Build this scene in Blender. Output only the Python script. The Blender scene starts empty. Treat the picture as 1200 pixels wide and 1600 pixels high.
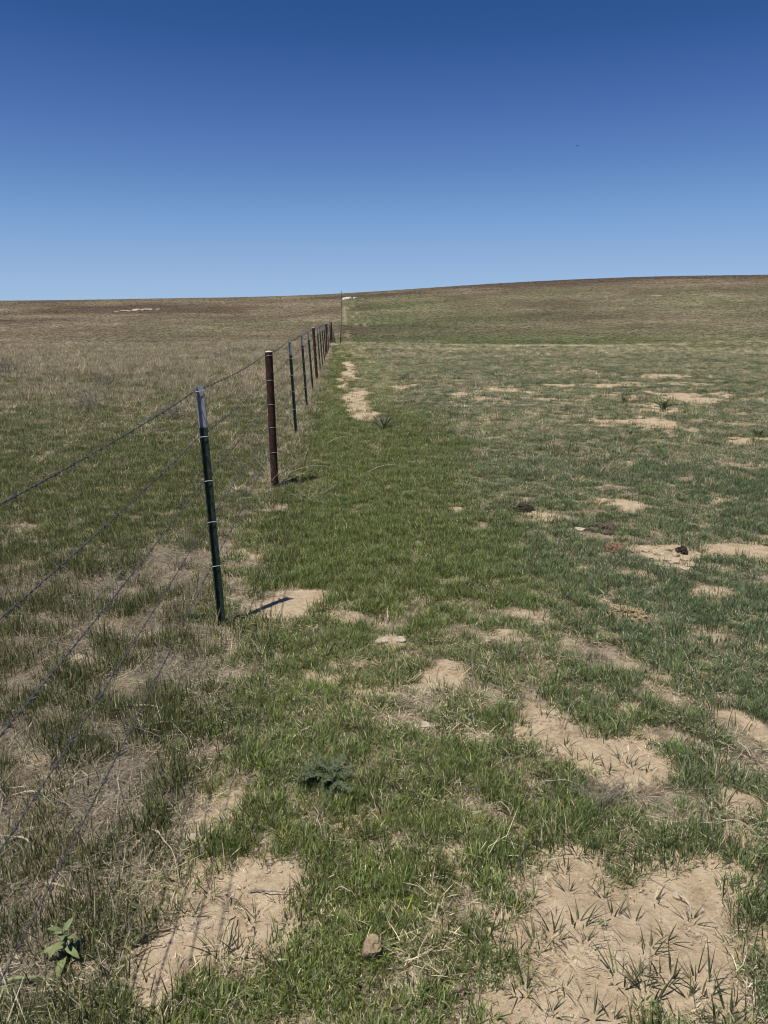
import bpy, math, random
import numpy as np
from mathutils import Vector, Matrix, Euler

random.seed(7)
RNG = np.random.default_rng(7)
C = bpy.context.scene
COL = C.collection

# ------------------------------------------------------------------ camera
F = 1180.0                       # focal length in pixels of the 1200 x 1600 photograph
PITCH = math.radians(14.7)
EYE = 1.65
cam = bpy.data.cameras.new('camera')
cam.sensor_fit = 'VERTICAL'
cam.angle = 2 * math.atan(800 / F)
cam.clip_start = 0.05
cam.clip_end = 5000
cam_ob = bpy.data.objects.new('camera', cam)
COL.objects.link(cam_ob)
cam_ob.location = (0, 0, EYE)
cam_ob.rotation_euler = (math.radians(90) - PITCH, 0, 0)
C.camera = cam_ob

# ------------------------------------------------------------------ sky, sun, exposure
SUN_EL = math.radians(68)
SUN_AZ = math.radians(226)       # clockwise from +Y: behind and to the left of the camera
world = bpy.data.worlds.new('World')
C.world = world
world.use_nodes = True
wn = world.node_tree
bg = wn.nodes['Background']
sky = wn.nodes.new('ShaderNodeTexSky')
sky.sky_type = 'NISHITA'
sky.sun_disc = False
sky.sun_elevation = SUN_EL
sky.sun_rotation = SUN_AZ
sky.altitude = 1600
sky.air_density = 0.6
sky.dust_density = 0.3
sky.ozone_density = 2.0
pre = wn.nodes.new('ShaderNodeVectorMath'); pre.operation = 'SCALE'; pre.inputs['Scale'].default_value = 0.1
crv = wn.nodes.new('ShaderNodeRGBCurve')            # overall grade: the deep clear blue of the photograph
post = wn.nodes.new('ShaderNodeVectorMath'); post.operation = 'SCALE'; post.inputs['Scale'].default_value = 10.0
SKY_PTS = (((0, 0), (.079, .025), (.100, .054), (.130, .095), (.210, .195), (.300, .272), (.450, .335), (1, .47)),
           ((0, 0), (.136, .086), (.172, .132), (.220, .201), (.343, .356), (.463, .429), (.614, .497), (1, .62)),
           ((0, 0), (.271, .266), (.329, .371), (.406, .479), (.566, .640), (.677, .695), (.739, .722), (1, .86)))
for ci, pts in enumerate(SKY_PTS):
    cu = crv.mapping.curves[ci]
    while len(cu.points) < len(pts):
        cu.points.new(0.5, 0.5)
    for p, (a, b) in zip(cu.points, pts):
        p.location = (a, b); p.handle_type = 'VECTOR' if a in (0, 1) else 'AUTO_CLAMPED'
crv.mapping.use_clip = False
crv.mapping.update()
wn.links.new(sky.outputs[0], pre.inputs[0])
wn.links.new(pre.outputs[0], crv.inputs['Color'])
wn.links.new(crv.outputs[0], post.inputs[0])
wn.links.new(post.outputs[0], bg.inputs['Color'])
bg.inputs['Strength'].default_value = 0.1

SUN = bpy.data.lights.new('sun', 'SUN')
SUN.energy = 4.9
SUN.angle = math.radians(0.53)
SUN.color = (1.0, 0.955, 0.885)
sun_ob = bpy.data.objects.new('sun', SUN)
COL.objects.link(sun_ob)
sun_dir = Vector((math.sin(SUN_AZ) * math.cos(SUN_EL), math.cos(SUN_AZ) * math.cos(SUN_EL), math.sin(SUN_EL)))
sun_ob.rotation_euler = (-sun_dir).to_track_quat('-Z', 'Y').to_euler()
sun_ob.location = (-10, -10, 30)

vs = C.view_settings
vs.view_transform = 'Standard'
vs.look = 'None'
vs.gamma = 1.0
vs.use_curve_mapping = False
vs.exposure = 0.0
C.cycles.filter_width = 1.1

# ------------------------------------------------------------------ noise and small maths
def _hash(ix, iy, seed):
    h = (ix.astype(np.int64) * 374761393 + iy.astype(np.int64) * 668265263 + seed * 1442695041) & 0xffffffff
    h = ((h ^ (h >> 13)) * 1274126177) & 0xffffffff
    h = (h ^ (h >> 16)) & 0xffffffff
    return h / 4294967295.0

def vnoise(x, y, seed=0):
    fx, fy = np.floor(x), np.floor(y)
    tx, ty = x - fx, y - fy
    tx = tx * tx * (3 - 2 * tx); ty = ty * ty * (3 - 2 * ty)
    a, b = _hash(fx, fy, seed), _hash(fx + 1, fy, seed)
    c, d = _hash(fx, fy + 1, seed), _hash(fx + 1, fy + 1, seed)
    return (a + (b - a) * tx) * (1 - ty) + (c + (d - c) * tx) * ty

def fbm(x, y, wl, seed=0, octs=4):
    s, amp, tot, k = 0.0, 1.0, 0.0, 1.0 / wl
    for o in range(octs):
        s = s + amp * (vnoise(x * k + 17.3 * o, y * k - 9.1 * o, seed + o * 31) - 0.5)
        tot += amp; amp *= 0.5; k *= 2.03
    return s / tot * 2          # about -1..1

def sm(a, b, x):
    t = np.clip((x - a) / (b - a), 0, 1)
    return t * t * (3 - 2 * t)

# ------------------------------------------------------------------ terrain
R0, R1 = 85.0, 450.0
def hill_s(r):
    return sm(R0, R1, r)
SKYLINE = [(0, 471), (240, 467), (430, 464), (530, 459.5), (600, 455.5), (700, 447.5), (800, 441.5),
           (900, 436.5), (1000, 432.5), (1100, 430.5), (1200, 430)]
def ray(px, py):
    dx, dy = (px - 600) / F, -(py - 800) / F
    return np.array([dx, math.cos(PITCH) + dy * math.sin(PITCH), -math.sin(PITCH) + dy * math.cos(PITCH)])
_rr = np.linspace(90, 600, 300)
AZ, AH = [], []
for (u, v) in SKYLINE:
    d = ray(u, v); h = math.hypot(d[0], d[1]); tan_el = d[2] / h
    lo, hi = 0.0, 60.0
    for _ in range(40):
        m = (lo + hi) / 2
        a = ((m * hill_s(_rr) - 2.6 - EYE) / _rr).max()
        lo, hi = (m, hi) if a < tan_el else (lo, m)
    AZ.append(math.atan2(d[0], d[1])); AH.append(m)
AZ, AH = np.array(AZ), np.array(AH)
_azf = np.linspace(-math.pi, math.pi, 721)
_ahf = np.interp(_azf, AZ, AH)
for _ in range(6):
    _ahf = np.convolve(np.pad(_ahf, 3, mode='edge'), np.ones(7) / 7, 'valid')

def terrain(x, y):
    x = np.asarray(x, float); y = np.asarray(y, float)
    r = np.hypot(x, y)
    az = np.arctan2(x, y)
    z = 0.035 * fbm(x, y, 2.2, 3, 3) * (1 - sm(25, 60, r))
    z = z + 0.012 * fbm(x, y, 0.42, 5, 3) * (1 - sm(9, 22, r))
    z = z + 0.22 * fbm(x, y, 11, 8, 3) * sm(14, 34, r) * (1 - sm(60, 120, r))
    z = z + bare_mask(x, y) * (0.012 + 0.010 * fbm(x, y, 0.16, 9, 3)) * (1 - sm(9, 18, r))
    cy = 41 + 2.0 * fbm(x, y * 0 + 3, 25, 11, 2)
    z = z - 2.6 * sm(0, 1, (y - cy) / 34.0)
    z = z + np.interp(az, _azf, _ahf) * hill_s(r)
    z = z + 0.55 * fbm(x, y, 70, 13, 4) * sm(95, 170, r) * (1 - 0.7 * sm(330, 420, r))
    z = z - 0.03 * np.maximum(r - 470, 0)
    return z

# bare patches: photo position and half size -> ground position and half size in metres, strength
def flat_at(px, py):
    d = ray(px, py); t = -EYE / d[2]
    return d * t
BARE_PX = [
    # large patch, bottom right
    (960, 1480, 200, 125, 1.25), (900, 1370, 80, 70, .9), (800, 1460, 85, 70, .85), (880, 1580, 140, 75, 1.1), (1090, 1530, 90, 75, 1.1),
    # lower left pair
    (385, 1440, 105, 80, 1.1), (420, 1385, 80, 35, .9), (245, 1530, 60, 95, .95),
    # middle right
    (870, 1140, 70, 42, .95), (960, 1185, 90, 42, 1.0), (1160, 1260, 30, 22, .9), (1165, 1310, 28, 18, .8), (1130, 1190, 40, 20, .55),
    # mound by the first post and its continuation
    (460, 950, 55, 24, 1.1), (535, 965, 38, 14, .8), (590, 972, 30, 10, .5),
    (690, 1060, 42, 26, .95), (615, 1001, 26, 9, .9), (800, 995, 36, 14, .75), (820, 960, 40, 10, .5), (655, 1135, 14, 14, .7), (700, 1000, 50, 14, .4),
    (130, 1028, 30, 10, 1.0), (60, 1190, 26, 16, .55), (660, 1330, 60, 34, .45), (720, 1350, 30, 40, .6), (700, 1450, 46, 28, .5), (540, 1290, 30, 14, .4),
    # trodden path beside the fence
    (546, 568, 10, 8, 1.1), (547, 585, 13, 10, 1.1), (549, 604, 14, 11, 1.0), (549, 622, 17, 12, .9), (553, 640, 24, 12, 1.1), (568, 653, 32, 9, 1.2), (540, 556, 6, 4, .9),
    # worn ground in the middle distance
    (612, 603, 22, 3.5, 1.0), (648, 601, 18, 3, .9), (700, 602, 20, 3, .6), (770, 660, 30, 6, .9), (700, 655, 40, 8, .5), (830, 612, 26, 4, .8),
    (885, 605, 45, 5, 1.0), (860, 625, 40, 5, .8), (940, 617, 36, 4, .7), (1060, 623, 60, 9, 1.1), (1030, 640, 44, 7, .8), (990, 662, 60, 8, 1.1), (930, 672, 30, 7, 1.0),
    (1040, 678, 40, 5, .9), (1060, 600, 36, 3, .8), (1120, 660, 26, 6, .7), (1180, 668, 40, 6, .9), (1170, 690, 30, 5, .8), (930, 655, 40, 5, .6), (1010, 615, 30, 4, .6),
    (1150, 640, 34, 4, .6), (870, 648, 26, 3, .5), (730, 690, 50, 6, .5), (880, 700, 40, 5, .4),
    # dry ground round the dung
    (845, 802, 48, 16, .75), (980, 790, 40, 8, .8), (1110, 775, 30, 8, .7), (1190, 780, 26, 8, .6), (1080, 745, 40, 6, .5), (960, 765, 30, 5, .5),
    (1035, 868, 48, 18, 1.0), (1060, 885, 30, 9, .8), (1150, 858, 60, 12, .95), (1195, 870, 40, 18, 1.0), (1010, 905, 34, 10, .5), (1110, 930, 44, 13, .6),
    (975, 958, 34, 16, 1.0), (1090, 1000, 40, 12, .5), (1180, 1015, 26, 10, .6), (930, 720, 60, 6, .4), (1170, 730, 44, 6, .5),
    # left of the fence
    (180, 755, 40, 7, .5), (262, 775, 40, 8, .6), (100, 740, 30, 6, .35), (455, 602, 26, 6, .6), (430, 610, 20, 10, .6), (372, 640, 30, 6, .4), (250, 590, 40, 3, .3),
    (90, 700, 60, 8, .3), (265, 900, 50, 12, .35), (180, 960, 60, 18, .4), (40, 1000, 40, 16, .4), (210, 1060, 40, 14, .4), (30, 1290, 40, 24, .45),
]
BARE = []
for (u, v, ru, rv, s) in BARE_PX:
    c = flat_at(u, v)
    zc = c[1] * math.cos(PITCH) + EYE * math.sin(PITCH)
    n, f = flat_at(u, v + rv), flat_at(u, max(v - rv, 505))
    BARE.append((c[0], (n[1] + f[1]) / 2, ru / F * zc, (f[1] - n[1]) / 2, s))

def bare_mask(x, y):
    x = np.atleast_1d(np.asarray(x, float)); y = np.atleast_1d(np.asarray(y, float))
    out = np.zeros(np.broadcast(x, y).shape)
    near = (y > 0.8) & (y < 60) & (np.abs(x) < 40)
    if near.any():
        xx, yy = np.broadcast_to(x, out.shape)[near], np.broadcast_to(y, out.shape)[near]
        fw = sm(4.5, 9, yy)
        wx = xx + fw * .45 * fbm(xx, yy, 1.1, 44, 3); wy = yy + fw * 1.1 * fbm(xx, yy, 1.4, 45, 3)
        wob = 0.30 * fbm(xx, yy, .12, 40, 2) + 0.50 * fbm(xx, yy, 0.34, 41, 4) + 0.26 * fbm(xx, yy, 1.0, 42, 2) + fw * .85 * fbm(xx, yy, .62, 46, 4)
        m = np.zeros(xx.shape)
        for (cx, cy, rx, ry, s) in BARE:
            k = (np.abs(xx - cx) < rx * 2.6 + .3) & (np.abs(yy - cy) < ry * 2.6 + .8)
            if k.any():
                d = np.sqrt(((wx[k] - cx) / rx) ** 2 + ((wy[k] - cy) / ry) ** 2)
                d = d / max(1.0, s) ** 1.3
                m[k] = np.maximum(m[k], np.clip(sm(1.30, 0.48, d + wob[k]) * min(s, 1.0), 0, 1))
        m = m * (1 - fw * .42 * sm(.05, .5, fbm(xx, yy, .8, 47, 4)))
        worn = sm(.16, .48, fbm(xx, yy, 1.9, 48, 5) + .12 * np.sin(xx * .3)) * sm(8.5, 11, yy) * sm(30, 20, yy) * sm(.5, 2.0, xx - fence_x(yy) - 1.2)
        m = np.maximum(m, .85 * worn)
        w2 = sm(.54, .78, fbm(xx, yy, .48, 49, 4) + .25 * fbm(xx, yy, 2.3, 36, 2)) * sm(12, 8, yy) * sm(-.2, .5, xx - fence_x(yy))
        m = np.maximum(m, .8 * w2)
        px_ = np.interp(yy, [11.6, 12.2, 13.4, 18, 26, 34], [-.15, -.32, -.53, -.76, -1.18, -1.6]); pw = np.interp(yy, [11.6, 12.6, 14, 20, 34], [.30, .36, .25, .22, .22])
        pd = np.abs(xx + .12 * fbm(xx, yy, 1.6, 37, 2) - px_) / pw + .95 * fbm(xx, yy, .42, 38, 4) + .70 * fbm(xx * 3, yy, 2.2, 39, 3)
        m = np.maximum(m, .8 * sm(1.35, .45, pd) * sm(11.3, 12.1, yy + .3 * fbm(xx, yy, .5, 35, 2)) * sm(36, 26, yy) * sm(.75, .2, fbm(xx, yy, .9, 34, 3)))
        out[near] = m
    return out

def fence_x(y):
    y = np.asarray(y, float)
    t = np.clip((y - 45) / 45, 0, 1); t = t * t * (3 - 2 * t)
    return (-0.70 - 0.0525 * y) * (1 - t) + (-0.27 - 0.0533 * y) * t

def at(px, py):
    d = ray(px, py); z = 0.0
    for _ in range(8):
        t = (z - EYE) / d[2]
        p = d * t
        p[2] = EYE + p[2]
        z = float(terrain(p[0], p[1])[0])
    return Vector((p[0], p[1], z))
def gz(x, y):
    return float(np.atleast_1d(terrain(x, y))[0])

# vegetation zones, all functions of ground position
def zones(x, y):
    side = x - fence_x(y)                      # negative left of the fence
    left = sm(0.15, -0.35, side + 0.25 * fbm(x, y, 1.2, 51, 2))
    # lush strip along the fence, tapering out to the right
    wid = 1.65 + 0.05 * y
    lush = sm(0.0, 0.35, side) * sm(wid + 0.55, wid - 0.35, side + 0.5 * fbm(x, y, 1.4, 52, 3)) * sm(3.6, 4.8, y) * sm(15.5, 11.5, y)
    lush_far = sm(0.1, 0.4, side) * sm(1.1, 0.7, side) * sm(11, 13, y) * sm(44, 36, y)
    lush_left = sm(-0.1, -0.5, side) * sm(5.2, 6.6, y + .5 * fbm(x, y, 1.5, 53, 3)) * sm(11.0, 8.6, y + .8 * fbm(x, y, 1.8, 54, 3)) * sm(-4.6, -3.2, side)
    n_mid = fbm(x, y, 1.1, 55, 4)
    n_big = fbm(x, y, 4.0, 56, 3)
    n_fine = fbm(x, y, 0.28, 57, 3)
    dryleft = left * sm(9.0, 26.0, y - 0.25 * side + 4.0 * n_big)
    litterleft = left * sm(5.8, 4.4, y + .6 * n_mid)
    band = sm(25, 36, y + 5 * n_big)           # pale tall grass on the crest
    return dict(side=side, left=left, lush=np.maximum(np.maximum(lush, lush_far * .8), lush_left * .85), dryleft=dryleft,
                litterleft=litterleft, band=band, n_mid=n_mid, n_big=n_big, n_fine=n_fine)

# ------------------------------------------------------------------ object helpers
def tag(o, label=None, cat=None, group=None, kind=None):
    if label: o['label'] = label
    if cat: o['category'] = cat
    if group: o['group'] = group
    if kind: o['kind'] = kind
    return o
def empty(name, loc=(0, 0, 0), rotz=0.0, label=None, cat=None, group=None):
    o = bpy.data.objects.new(name, None)
    o.empty_display_size = 0.1
    COL.objects.link(o); o.location = loc; o.rotation_euler = (0, 0, rotz)
    return tag(o, label, cat, group)
def link(name, mesh, parent=None, loc=None, rot=None, scale=None):
    o = bpy.data.objects.new(name, mesh)
    COL.objects.link(o)
    if parent: o.parent = parent
    if loc is not None: o.location = loc
    if rot is not None: o.rotation_euler = rot
    if scale is not None: o.scale = (scale,) * 3 if isinstance(scale, (int, float)) else scale
    return o

class MB:
    """collects vertices and faces, then builds one mesh"""
    def __init__(self): self.v, self.f, self.c = [], [], []
    def add(self, verts, faces, col=None):
        n = len(self.v)
        self.v += [tuple(p) for p in verts]
        self.f += [tuple(i + n for i in f) for f in faces]
        self.c += [col or (1, 0, 0, 1)] * len(verts)
    def tube(self, pts, rads, n=6, col=None, cap=True, phase=0.0):
        pts = [Vector(p) for p in pts]
        if isinstance(rads, (int, float)): rads = [rads] * len(pts)
        vs_, fs = [], []
        t0 = (pts[1] - pts[0]).normalized()
        ref = Vector((0, 0, 1)) if abs(t0.z) < 0.9 else Vector((1, 0, 0))
        a = t0.cross(ref).normalized()
        for i, p in enumerate(pts):
            t = (pts[min(i + 1, len(pts) - 1)] - pts[max(i - 1, 0)]).normalized()
            a = (a - t * a.dot(t)).normalized(); b = t.cross(a)
            for k in range(n):
                an = 2 * math.pi * k / n + phase
                vs_.append(p + (a * math.cos(an) + b * math.sin(an)) * rads[i])
        for i in range(len(pts) - 1):
            for k in range(n):
                k2 = (k + 1) % n
                fs.append((i * n + k, i * n + k2, (i + 1) * n + k2, (i + 1) * n + k))
        if cap:
            fs.append(tuple(range(n))[::-1]); fs.append(tuple((len(pts) - 1) * n + k for k in range(n)))
        self.add(vs_, fs, col)
    def box(self, c, s, col=None):
        x, y, z = c; a, b, h = s[0] / 2, s[1] / 2, s[2] / 2
        v = [(x + i * a, y + j * b, z + k * h) for k in (-1, 1) for j in (-1, 1) for i in (-1, 1)]
        self.add(v, [(0, 2, 3, 1), (4, 5, 7, 6), (0, 1, 5, 4), (2, 6, 7, 3), (0, 4, 6, 2), (1, 3, 7, 5)], col)
    def blob(self, c, r, rough=0.25, seed=0, n=10, m=7, flat=False):
        """lumpy stone or clod, radii r = (rx, ry, rz)"""
        rs = random.Random(seed); vs_, fs = [], []
        ph = [rs.uniform(0, 6.28) for _ in range(6)]
        for j in range(m + 1):
            th = math.pi * j / m
            for k in range(n):
                an = 2 * math.pi * k / n
                q = 1 + rough * (0.45 * math.sin(2 * an + ph[0] + th) + 0.35 * math.sin(3 * an + ph[1] - 2 * th) + 0.3 * math.sin(3 * th + ph[2]) + 0.5 * (rs.random() - .5))
                if j in (0, m): q = 1
                z = math.cos(th) * q
                if flat: z = max(min(z, .55 + .08 * math.sin(2 * an + ph[3])), -0.5)
                vs_.append((c[0] + r[0] * q * math.sin(th) * math.cos(an), c[1] + r[1] * q * math.sin(th) * math.sin(an), c[2] + r[2] * z))
        for j in range(m):
            for k in range(n):
                k2 = (k + 1) % n
                fs.append((j * n + k, (j + 1) * n + k, (j + 1) * n + k2, j * n + k2))
        self.add(vs_, fs)
    def blade(self, base, az, length, lean, curl, width, seg=3, col=None, twist=0.0):
        """grass blade: tapering curved strip"""
        ca, sa = math.cos(az), math.sin(az)
        px, py = -math.sin(az + twist), math.cos(az + twist)
        p = list(base); an = lean; vs_, fs = [], []
        ws = [0.75, 1.0, 0.72, 0.0] if seg == 3 else ([0.8, 1.0, 0.9, 0.55, 0.0] if seg == 4 else [0.9, 0.8, 0.0])
        st = length / seg
        for i in range(seg + 1):
            w = width * ws[i] / 2
            if i == seg: vs_.append(tuple(p))
            else: vs_ += [(p[0] + px * w, p[1] + py * w, p[2]), (p[0] - px * w, p[1] - py * w, p[2])]
            p = [p[0] + ca * math.sin(an) * st, p[1] + sa * math.sin(an) * st, p[2] + math.cos(an) * st]
            an += curl / seg
        for i in range(seg - 1):
            fs.append((2 * i, 2 * i + 1, 2 * i + 3, 2 * i + 2))
        fs.append((2 * seg - 2, 2 * seg - 1, 2 * seg))
        self.add(vs_, fs, col)
    def mesh(self, name, mat=None, smooth=False, attr=False):
        me = bpy.data.meshes.new(name)
        me.from_pydata(self.v, [], self.f)
        if attr:
            a = me.attributes.new('blade', 'FLOAT_COLOR', 'POINT')
            a.data.foreach_set('color', np.array(self.c, np.float32).ravel())
        if smooth: me.polygons.foreach_set('use_smooth', [True] * len(me.polygons))
        if mat: me.materials.append(mat)
        me.update()
        return me

# ------------------------------------------------------------------ materials
def new_mat(name):
    m = bpy.data.materials.new(name); m.use_nodes = True
    nt = m.node_tree
    return m, nt, nt.nodes['Principled BSDF'], nt.nodes['Material Output']
def N(nt, t, **kw):
    n = nt.nodes.new(t)
    for k, v in kw.items(): setattr(n, k, v)
    return n
def noise_node(nt, vec, scale, detail=4, rough=0.6):
    n = N(nt, 'ShaderNodeTexNoise'); n.inputs['Scale'].default_value = scale
    n.inputs['Detail'].default_value = detail; n.inputs['Roughness'].default_value = rough
    nt.links.new(vec, n.inputs['Vector']); return n.outputs[0]
def ramp(nt, fac, stops):
    r = N(nt, 'ShaderNodeValToRGB'); e = r.color_ramp.elements
    while len(e) < len(stops): e.new(0.5)
    for q, (p, c) in zip(e, stops): q.position = p; q.color = (*c, 1)
    nt.links.new(fac, r.inputs['Fac']); return r.outputs['Color']
def mixc(nt, fac, a, b, mode='MIX'):
    m = N(nt, 'ShaderNodeMix', data_type='RGBA', blend_type=mode)
    for s, v in ((0, fac), (6, a), (7, b)):
        if hasattr(v, 'links') or hasattr(v, 'is_linked'): nt.links.new(v, m.inputs[s])
        elif s == 0: m.inputs[s].default_value = v
        else: m.inputs[s].default_value = (*v, 1)
    return m.outputs[2]
def math_n(nt, op, a, b=0.0, clamp=False):
    m = N(nt, 'ShaderNodeMath', operation=op); m.use_clamp = clamp
    for s, v in ((0, a), (1, b)):
        if isinstance(v, (int, float)): m.inputs[s].default_value = v
        else: nt.links.new(v, m.inputs[s])
    return m.outputs[0]
def simple_mat(name, lo, hi, scale=30, rough=0.8, bump=0.3, bdist=0.002, metal=0.0, coord='Object', spec=0.3, mid=None):
    m, nt, p, out = new_mat(name)
    tc = N(nt, 'ShaderNodeTexCoord')
    f = noise_node(nt, tc.outputs[coord], scale, 5, .65)
    stops = [(.32, lo), (.7, hi)] if mid is None else [(.3, lo), (.5, mid), (.72, hi)]
    nt.links.new(ramp(nt, f, stops), p.inputs['Base Color'])
    p.inputs['Roughness'].default_value = rough; p.inputs['Metallic'].default_value = metal
    p.inputs['Specular IOR Level'].default_value = spec
    if bump:
        b = N(nt, 'ShaderNodeBump'); b.inputs['Strength'].default_value = bump; b.inputs['Distance'].default_value = bdist
        nt.links.new(noise_node(nt, tc.outputs[coord], scale * 2.5, 4, .6), b.inputs['Height'])
        nt.links.new(b.outputs[0], p.inputs['Normal'])
    return m

def grass_mat(name, instanced=True, base=(.1, .13, .04), straw=(.56, .48, .33), trans=0.22):
    """leaf material: tint per tuft, brightness and dryness per blade, light passing through"""
    m, nt, p, out = new_mat(name)
    bl = N(nt, 'ShaderNodeAttribute', attribute_name='blade')
    sep = N(nt, 'ShaderNodeSeparateColor'); nt.links.new(bl.outputs['Color'], sep.inputs[0])
    if instanced:
        ti = N(nt, 'ShaderNodeAttribute', attribute_name='tint', attribute_type='INSTANCER')
        col = ti.outputs['Color']
    else:
        rgb = N(nt, 'ShaderNodeRGB'); rgb.outputs[0].default_value = (*base, 1); col = rgb.outputs[0]
    col = mixc(nt, sep.outputs[1], col, straw)
    sc_ = N(nt, 'ShaderNodeVectorMath', operation='SCALE')
    nt.links.new(col, sc_.inputs[0]); nt.links.new(sep.outputs[0], sc_.inputs['Scale'])
    nt.links.new(sc_.outputs[0], p.inputs['Base Color'])
    p.inputs['Roughness'].default_value = 0.55
    p.inputs['Specular IOR Level'].default_value = 0.25
    tr = N(nt, 'ShaderNodeBsdfTranslucent'); nt.links.new(sc_.outputs[0], tr.inputs['Color'])
    mx = N(nt, 'ShaderNodeMixShader'); mx.inputs[0].default_value = trans
    nt.links.new(p.outputs[0], mx.inputs[1]); nt.links.new(tr.outputs[0], mx.inputs[2])
    nt.links.new(mx.outputs[0], out.inputs['Surface'])
    return m

# ------------------------------------------------------------------ the ground: one sheet to the horizon
def ground_mat():
    m, nt, p, out = new_mat('prairie_soil')
    tc = N(nt, 'ShaderNodeTexCoord'); P = tc.outputs['Object']
    cv = N(nt, 'ShaderNodeAttribute', attribute_name='cover')
    sep = N(nt, 'ShaderNodeSeparateColor'); nt.links.new(cv.outputs['Color'], sep.inputs[0])
    bare, green, far = sep.outputs
    dark = cv.outputs['Alpha']
    n1 = noise_node(nt, P, 9, 6, .65); n2 = noise_node(nt, P, 55, 5, .7); n3 = noise_node(nt, P, 230, 3, .6)
    f = math_n(nt, 'ADD', math_n(nt, 'MULTIPLY', n1, .45), math_n(nt, 'ADD', math_n(nt, 'MULTIPLY', n2, .35), math_n(nt, 'MULTIPLY', n3, .2)))
    soil = ramp(nt, f, [(.36, (.26, .19, .115)), (.46, (.44, .335, .215)), (.54, (.53, .415, .275)), (.65, (.66, .545, .395))])
    # thatch: stretched fibres in two directions over dark humus
    mp = N(nt, 'ShaderNodeMapping'); mp.inputs['Scale'].default_value = (90, 420, 60); mp.inputs['Rotation'].default_value = (0, 0, .7); nt.links.new(P, mp.inputs[0])
    mp2 = N(nt, 'ShaderNodeMapping'); mp2.inputs['Scale'].default_value = (380, 80, 60); mp2.inputs['Rotation'].default_value = (0, 0, .35); nt.links.new(P, mp2.inputs[0])
    fib = math_n(nt, 'MAXIMUM', noise_node(nt, mp.outputs[0], 1, 3, .6), noise_node(nt, mp2.outputs[0], 1, 3, .6))
    fib = math_n(nt, 'ADD', math_n(nt, 'MULTIPLY', fib, .8), math_n(nt, 'MULTIPLY', math_n(nt, 'SUBTRACT', n1, .5), .5))
    thatch = ramp(nt, fib, [(.36, (.10, .075, .048)), (.46, (.31, .25, .165)), (.58, (.54, .455, .33))])
    be = math_n(nt, 'ADD', bare, math_n(nt, 'MULTIPLY', math_n(nt, 'SUBTRACT', n2, .5), .9))
    be = ramp(nt, be, [(.32, (0, 0, 0)), (.62, (1, 1, 1))])
    near_c = mixc(nt, be, thatch, soil)
    # far slopes
    f1 = noise_node(nt, P, .035, 6, .62); f2 = noise_node(nt, P, .5, 6, .7); f3 = noise_node(nt, P, 3.0, 4, .7)
    ff = math_n(nt, 'ADD', math_n(nt, 'MULTIPLY', f1, .35), math_n(nt, 'ADD', math_n(nt, 'MULTIPLY', f2, .35), math_n(nt, 'MULTIPLY', f3, .3)))
    brown = ramp(nt, ff, [(.40, (.075, .055, .036)), (.5, (.175, .136, .086)), (.60, (.34, .28, .19))])
    grn = ramp(nt, ff, [(.40, (.050, .060, .026)), (.5, (.11, .125, .052)), (.60, (.25, .235, .13))])
    gf = math_n(nt, 'ADD', green, math_n(nt, 'MULTIPLY', math_n(nt, 'SUBTRACT', f2, .5), .9), clamp=True)
    far_c = mixc(nt, gf, brown, grn)
    far_c = mixc(nt, math_n(nt, 'MULTIPLY', bare, .42), far_c, soil)
    col = mixc(nt, far, near_c, far_c)
    col = mixc(nt, math_n(nt, 'MULTIPLY', dark, .8), col, (.095, .066, .045))
    nt.links.new(col, p.inputs['Base Color'])
    p.inputs['Roughness'].default_value = 0.95; p.inputs['Specular IOR Level'].default_value = 0.1
    hb = math_n(nt, 'ADD', math_n(nt, 'MULTIPLY', n2, .6), math_n(nt, 'ADD', math_n(nt, 'MULTIPLY', n3, .35), math_n(nt, 'MULTIPLY', n1, 1.0)))
    b = N(nt, 'ShaderNodeBump'); b.inputs['Distance'].default_value = 0.018
    nt.links.new(math_n(nt, 'SUBTRACT', .9, math_n(nt, 'MULTIPLY', far, .9)), b.inputs['Strength'])
    nt.links.new(hb, b.inputs['Height']); nt.links.new(b.outputs[0], p.inputs['Normal'])
    return m

def hill_green(x, y):
    """how green the far slopes are: greener right of the fence and low down, browner to the left and near the top"""
    side = x - fence_x(y); r = np.hypot(x, y)
    g = 0.03 + 0.36 * sm(-1.0, 2.0, side)
    g = g + 0.45 * sm(-1, 1, side) * sm(60, 10, np.abs(side)) * sm(420, 200, r)
    g = g + .40 * sm(0, 3, side) * sm(150, 90, r)
    g = g - 0.75 * sm(230, 400, r + 40 * fbm(x, y, 90, 61, 3)) * sm(10, 60, side)
    g = g + 0.5 * fbm(x, y, 30, 62, 4) + 0.25 * fbm(x, y, 6, 63, 3)
    return np.clip(g, 0, 1)

def hill_dark(x, y):
    """bands of darker reddish brush on the far slopes"""
    r = np.hypot(x, y); side = x - fence_x(y)
    d = sm(.05, .55, fbm(x, y, 85, 64, 3) + .35 * fbm(x, y, 14, 65, 3)) * np.where(side < 0, sm(150, 215, r), sm(100, 150, r)) * (1 - .6 * sm(-5, 15, side) * sm(330, 250, r))
    d = d + .9 * sm(285, 370, r + 45 * fbm(x, y, 80, 66, 3)) * sm(15, 70, side)
    return np.clip(d + .3 * fbm(x, y, 7, 67, 3) * (r > 90), 0, 1)

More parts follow.
